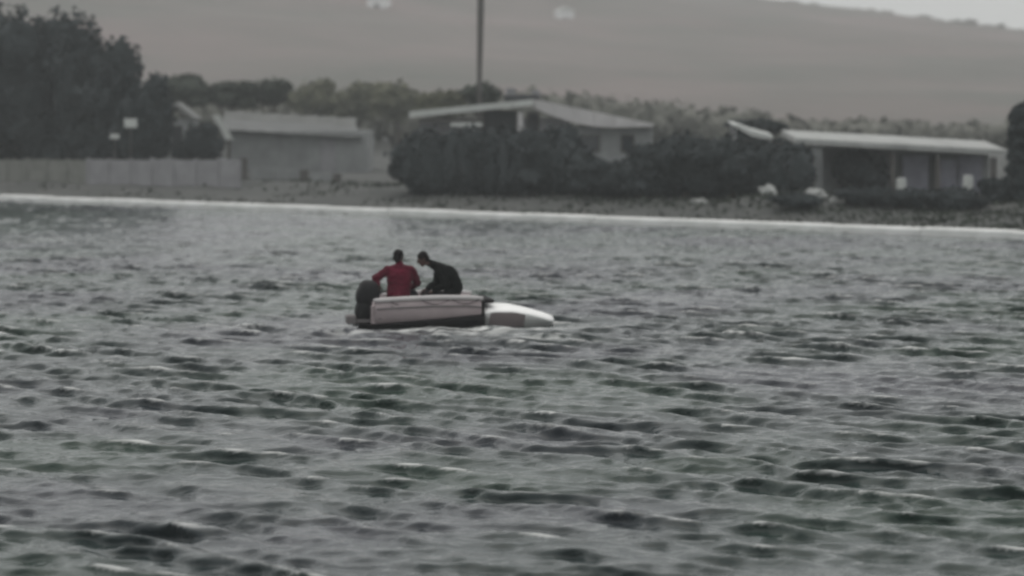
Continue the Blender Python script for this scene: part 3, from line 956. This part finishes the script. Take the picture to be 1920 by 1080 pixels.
boxpart('seat', M['inner'], boat, .25, .58, -.58, .58, .29, .33, .01)
boxpart('seat', M['inner'], boat, 1.15, 1.50, -.58, .58, .30, .34, .01)
boxpart('boarding_step', M['inner'], boat, -.46, -.30, -.42, -.1, .02, .17, .02)
boxpart('step_bracket', M['inner'], boat, -.31, -.04, -.30, -.22, .04, .09)
# outboard
mot = thing_part('outboard_motor', boat)
mot.location = (-.10, -.10, 0)
mot.rotation_euler = (0, math.radians(9), 0)
def superell(bm, c, r, e=3.0, seg=20):
    bmesh.ops.create_uvsphere(bm, u_segments=seg, v_segments=seg // 2, radius=1)
    for v in bm.verts:
        d = v.co.normalized()
        k = (abs(d.x) ** e + abs(d.y) ** e + abs(d.z) ** e) ** (-1 / e)
        v.co = Vector((c[0] + d.x * k * r[0] * (1 - .12 * (d.z > .3)), c[1] + d.y * k * r[1], c[2] + d.z * k * r[2]))
bm = bmesh.new(); superell(bm, (-.06, 0, .50), (.20, .17, .23)); obj('cowl', bm, M['black'], mot, True)
bm = bmesh.new(); superell(bm, (-.045, 0, .27), (.19, .15, .28)); obj('midsection', bm, M['black'], mot, True)
bm = bmesh.new(); superell(bm, (-.03, 0, .0), (.10, .06, .26)); obj('drive_leg', bm, M['rubber'], mot, True)
bm = bmesh.new(); box(bm, -.22, .08, -.1, .1, -.14, -.125); obj('cavitation_plate', bm, M['rubber'], mot)
bm = bmesh.new()
for k in range(3):
    a = 2 * math.pi * k / 3
    box(bm, -.008, .008, -.04, .04, .02, .13, Matrix.Translation((-.2, 0, -.25)) @ Matrix.Rotation(a, 4, 'X') @ Matrix.Rotation(.5, 4, 'Z'))
obj('propeller', bm, M['steel'], mot)
bm = bmesh.new(); tube(bm, [(.08, 0.04, .50), (.2, .06, .57), (.32, .08, .60)], [.02, .018, .022], 8); obj('tiller', bm, M['rubber'], mot)

# ------------------------------------------------------------------ people
def sph(bm, c, r, seg=12):
    rr = r if isinstance(r, (tuple, list)) else (r, r, r)
    rs = bmesh.ops.create_uvsphere(bm, u_segments=seg, v_segments=max(6, seg // 2 + 2), radius=1)
    for v in rs['verts']:
        v.co = Vector((c[0] + v.co.x * rr[0], c[1] + v.co.y * rr[1], c[2] + v.co.z * rr[2]))

def hull_of(bm, items, mtx=None):
    """convex hull of a few ellipsoids, added to bm"""
    t = bmesh.new()
    for c, r in items: sph(t, c, r)
    bmesh.ops.convex_hull(t, input=t.verts)
    loose = [v for v in t.verts if not v.link_faces]
    bmesh.ops.delete(t, geom=loose, context='VERTS')
    m_ = bpy.data.meshes.new('tmp'); t.to_mesh(m_); t.free()
    if mtx is not None: m_.transform(mtx)
    bm.from_mesh(m_)
    bpy.data.meshes.remove(m_)

def fuse(name, bm, m, parent, voxel, iters=4, wrinkle=0.0):
    """weld overlapping volumes into one continuous skin"""
    me_ = bpy.data.meshes.new(name); bm.to_mesh(me_); bm.free()
    t = bpy.data.objects.new('tmp', me_); COL.objects.link(t)
    r = t.modifiers.new('r', 'REMESH'); r.mode = 'VOXEL'; r.voxel_size = voxel; r.use_smooth_shade = True
    s_ = t.modifiers.new('s', 'SMOOTH'); s_.iterations = iters; s_.factor = 0.5
    dg = bpy.context.evaluated_depsgraph_get()
    out = bpy.data.meshes.new_from_object(t.evaluated_get(dg))
    bpy.data.objects.remove(t); out.name = name
    for p in out.polygons: p.use_smooth = True
    if wrinkle:
        cl = np.empty(len(out.vertices) * 3); out.vertices.foreach_get('co', cl); cl = cl.reshape(-1, 3)
        nn = np.array([v.normal[:] for v in out.vertices])
        k = np.array([mnoise.noise(Vector((p[0] * 9, p[1] * 9, p[2] * 16))) + .5 * mnoise.noise(Vector((p[0] * 22, p[1] * 22, p[2] * 30))) for p in cl])
        out.vertices.foreach_set('co', (cl + nn * (k * wrinkle)[:, None]).ravel()); out.update()
    return link(name, out, m, parent)

def limb(bm, a, b, ra, rb): hull_of(bm, [(a, ra), (b, rb)])

def hand(bm, wrist, dirv, side, curl=0.7):
    """palm with four curled fingers and a thumb off its side"""
    d = Vector(dirv).normalized(); s_ = (Vector(side) - Vector(side).dot(d) * d).normalized(); n = d.cross(s_)
    wv = Vector(wrist)
    limb(bm, wv, wv + d * .075, .024, .03)
    hull_of(bm, [(wv + d * .03 + s_ * .02, .016), (wv + d * .03 - s_ * .02, .016), (wv + d * .09 + s_ * .032, .013), (wv + d * .09 - s_ * .032, .013)])
    for k, ln in enumerate((.072, .082, .076, .06)):
        b0 = wv + d * .09 + s_ * (.032 - .0215 * k)
        d1 = (d * math.cos(curl * .6) + n * math.sin(curl * .6)); p1 = b0 + d1 * ln * .45
        d2 = (d * math.cos(curl * 1.6) + n * math.sin(curl * 1.6)); p2 = p1 + d2 * ln * .33
        d3 = (d * math.cos(curl * 2.4) + n * math.sin(curl * 2.4)); p3 = p2 + d3 * ln * .25
        limb(bm, b0, p1, .0105, .0095); limb(bm, p1, p2, .0095, .0088); limb(bm, p2, p3, .0088, .0075)
    t0 = wv + d * .03 + s_ * .03; t1 = t0 + (d * .6 + s_ * .7 + n * .3).normalized() * .04; t2 = t1 + (d * .9 + s_ * .1 + n * .4).normalized() * .035
    limb(bm, t0, t1, .014, .0115); limb(bm, t1, t2, .0115, .009)

def head(bm, c, fwd, up):
    f = Vector(fwd).normalized(); u = (Vector(up) - Vector(up).dot(f) * f).normalized(); r = f.cross(u)
    mt = Matrix(((r.x, f.x, u.x, c[0]), (r.y, f.y, u.y, c[1]), (r.z, f.z, u.z, c[2]), (0, 0, 0, 1)))
    hull_of(bm, [((0, -.015, .03), (.075, .092, .085)), ((0, .035, -.06), (.048, .05, .05)), ((0, .055, -.085), (.026, .026, .02))], mt)
    hull_of(bm, [((0, .085, .025), (.011, .01, .01)), ((0, .112, -.012), (.014, .013, .01)), ((0, .09, -.018), (.018, .01, .008))], mt)      # nose
    hull_of(bm, [((-.03, .076, .035), (.018, .014, .008)), ((.03, .076, .035), (.018, .014, .008))], mt)                                     # brow
    hull_of(bm, [((-.02, .082, -.045), (.01, .012, .007)), ((.02, .082, -.045), (.01, .012, .007))], mt)                                     # lips
    for sg in (-1, 1):
        hull_of(bm, [((sg * .078, -.005, .015), (.008, .016, .022)), ((sg * .076, 0, -.02), (.006, .01, .012))], mt)                         # ears
    return mt

def person(label, J, fwd, hfwd, hup, shirt_m, hands):
    root = thing('person', label, 'person', BOAT_POS, BOAT_YAW, None)
    V = {k: Vector(v) for k, v in J.items()}
    bm = bmesh.new()
    f = Vector(fwd).normalized()
    side = (V['sh_r'] - V['sh_l']).normalized()
    mt = head(bm, V['head'], hfwd, hup)
    limb(bm, V['neck'], V['head'] - mt.to_3x3() @ Vector((0, .01, .05)), .056, .05)
    def torso(b, g):
        w_ = (V['sh_r'] - V['sh_l']).length / 2
        for p0, p1, (r0, r1) in (('pelvis', 'waist', (.135, .125)), ('waist', 'chest', (.125, .14))):
            hull_of(b, [(V[p0] + side * .05, r0 * .95 + g), (V[p0] - side * .05, r0 * .95 + g), (V[p1] + side * .06, r1 * .97 + g), (V[p1] - side * .06, r1 * .97 + g)])
        hull_of(b, [(V['chest'] + side * .08, .115 + g), (V['chest'] - side * .08, .115 + g), (V['sh_l'] + side * .03, .06 + g), (V['sh_r'] - side * .03, .06 + g)])
        hull_of(b, [(V['sh_l'] + side * .04, .05 + g), (V['sh_r'] - side * .04, .05 + g), (V['neck'], .05 + g)])
    def arms(b, g, frac):
        for s_ in 'lr':
            a, e, h = V['sh_' + s_], V['el_' + s_], V['wr_' + s_]
            limb(b, a, e, .056 + g, .043 + g)
            limb(b, e, e.lerp(h, frac), .043 + g, .043 + (.028 - .043) * frac + g)
    def legs(b, g, frac):
        for s_ in 'lr':
            a, k, n = V['hip_' + s_], V['kn_' + s_], V['an_' + s_]
            limb(b, a, k, .088 + g, .058 + g); limb(b, k, k.lerp(n, frac), .056 + g, .056 + (.038 - .056) * frac + g)
    torso(bm, 0); arms(bm, 0, 1); legs(bm, 0, 1)
    for s_ in 'lr':
        n = V['an_' + s_]
        hull_of(bm, [(n + Vector((0, 0, -.03)), .04), (n + f * .14 + Vector((0, 0, -.045)), (.035, .035, .022))])
        hand(bm, V['wr_' + s_], hands[s_][0], hands[s_][1], hands[s_][2])
    fuse('body', bm, M['skin'], root, .0065, 3)
    bm = bmesh.new(); torso(bm, .022); arms(bm, .022, .85); limb(bm, V['neck'], V['neck'].lerp(V['head'], .35), .068, .064); fuse('shirt', bm, M[shirt_m], root, .012, 4, .014)
    bm = bmesh.new(); legs(bm, .014, .95)
    hull_of(bm, [(V['pelvis'] + side * .06, .125), (V['pelvis'] - side * .06, .125), (V['hip_l'], .10), (V['hip_r'], .10)])
    fuse('trousers', bm, M['trousers'], root, .012, 4)
    bm = bmesh.new()
    hull_of(bm, [((0, -.025, .045), (.088, .098, .088))], mt)
    hull_of(bm, [((0, -.055, .0), (.080, .066, .095)), ((0, -.05, -.05), (.06, .05, .05))], mt)
    hr = fuse('hair', bm, M['hair'], root, .01, 2)
    return root

p1 = person('person in a dark red top seated at the stern holding the outboard tiller', dict(
    pelvis=(.44, -.06, .44), waist=(.44, -.03, .58), chest=(.46, .0, .76), neck=(.46, .02, .93), head=(.455, .05, 1.10),
    sh_l=(.26, .0, .885), sh_r=(.665, .03, .875), el_l=(.06, .03, .74), wr_l=(.10, .0, .64),
    el_r=(.77, .10, .66), wr_r=(.68, .30, .55), hip_l=(.36, .0, .41), hip_r=(.53, .0, .41),
    kn_l=(.40, .38, .46), kn_r=(.74, .34, .46), an_l=(.52, .42, .20), an_r=(.86, .38, .20)), (.3, .95, 0), (.55, .8, -.12), (0, 0, 1), 'red',
    {'l': ((-.0, .3, -.6), (1, 0, 0), .8), 'r': ((-.3, .9, -.3), (1, 0, 0), .6)})
p2 = person('person in black leaning forward towards the person at the stern', dict(
    pelvis=(1.32, .0, .45), waist=(1.38, .0, .60), chest=(1.28, .0, .80), neck=(1.03, .0, .97), head=(.85, -.0, 1.06),
    sh_l=(1.12, -.18, .91), sh_r=(1.14, .19, .92), el_l=(1.20, -.26, .64), wr_l=(1.0, -.17, .54),
    el_r=(1.12, .26, .66), wr_r=(.94, .18, .55), hip_l=(1.30, -.10, .41), hip_r=(1.30, .10, .41),
    kn_l=(.92, -.15, .47), kn_r=(.92, .15, .47), an_l=(.90, -.15, .19), an_r=(.90, .15, .19)), (-1, 0, 0), (-.85, -.15, -.45), (-.4, 0, 1), 'blackcloth',
    {'l': ((-.8, .1, -.5), (0, -1, 0), .7), 'r': ((-.8, -.1, -.4), (0, 1, 0), .7)})

# ------------------------------------------------------------------ haze
bm = bmesh.new()
box(bm, -480, 480, -60, 960, -2.7, 62)
hz = obj('haze', bm, None)
m = bpy.data.materials.new('haze_air'); m.use_nodes = True
t = m.node_tree; t.nodes.clear()
mo = t.nodes.new('ShaderNodeOutputMaterial'); pv = t.nodes.new('ShaderNodeVolumePrincipled')
pv.inputs['Color'].default_value = (0.90, 0.93, 0.94, 1)
pv.inputs['Density'].default_value = 0.00085
t.links.new(pv.outputs['Volume'], mo.inputs['Volume'])
hz.data.materials.append(m)
tag(hz, 'thin grey haze in the air over the lake', None, kind='stuff')
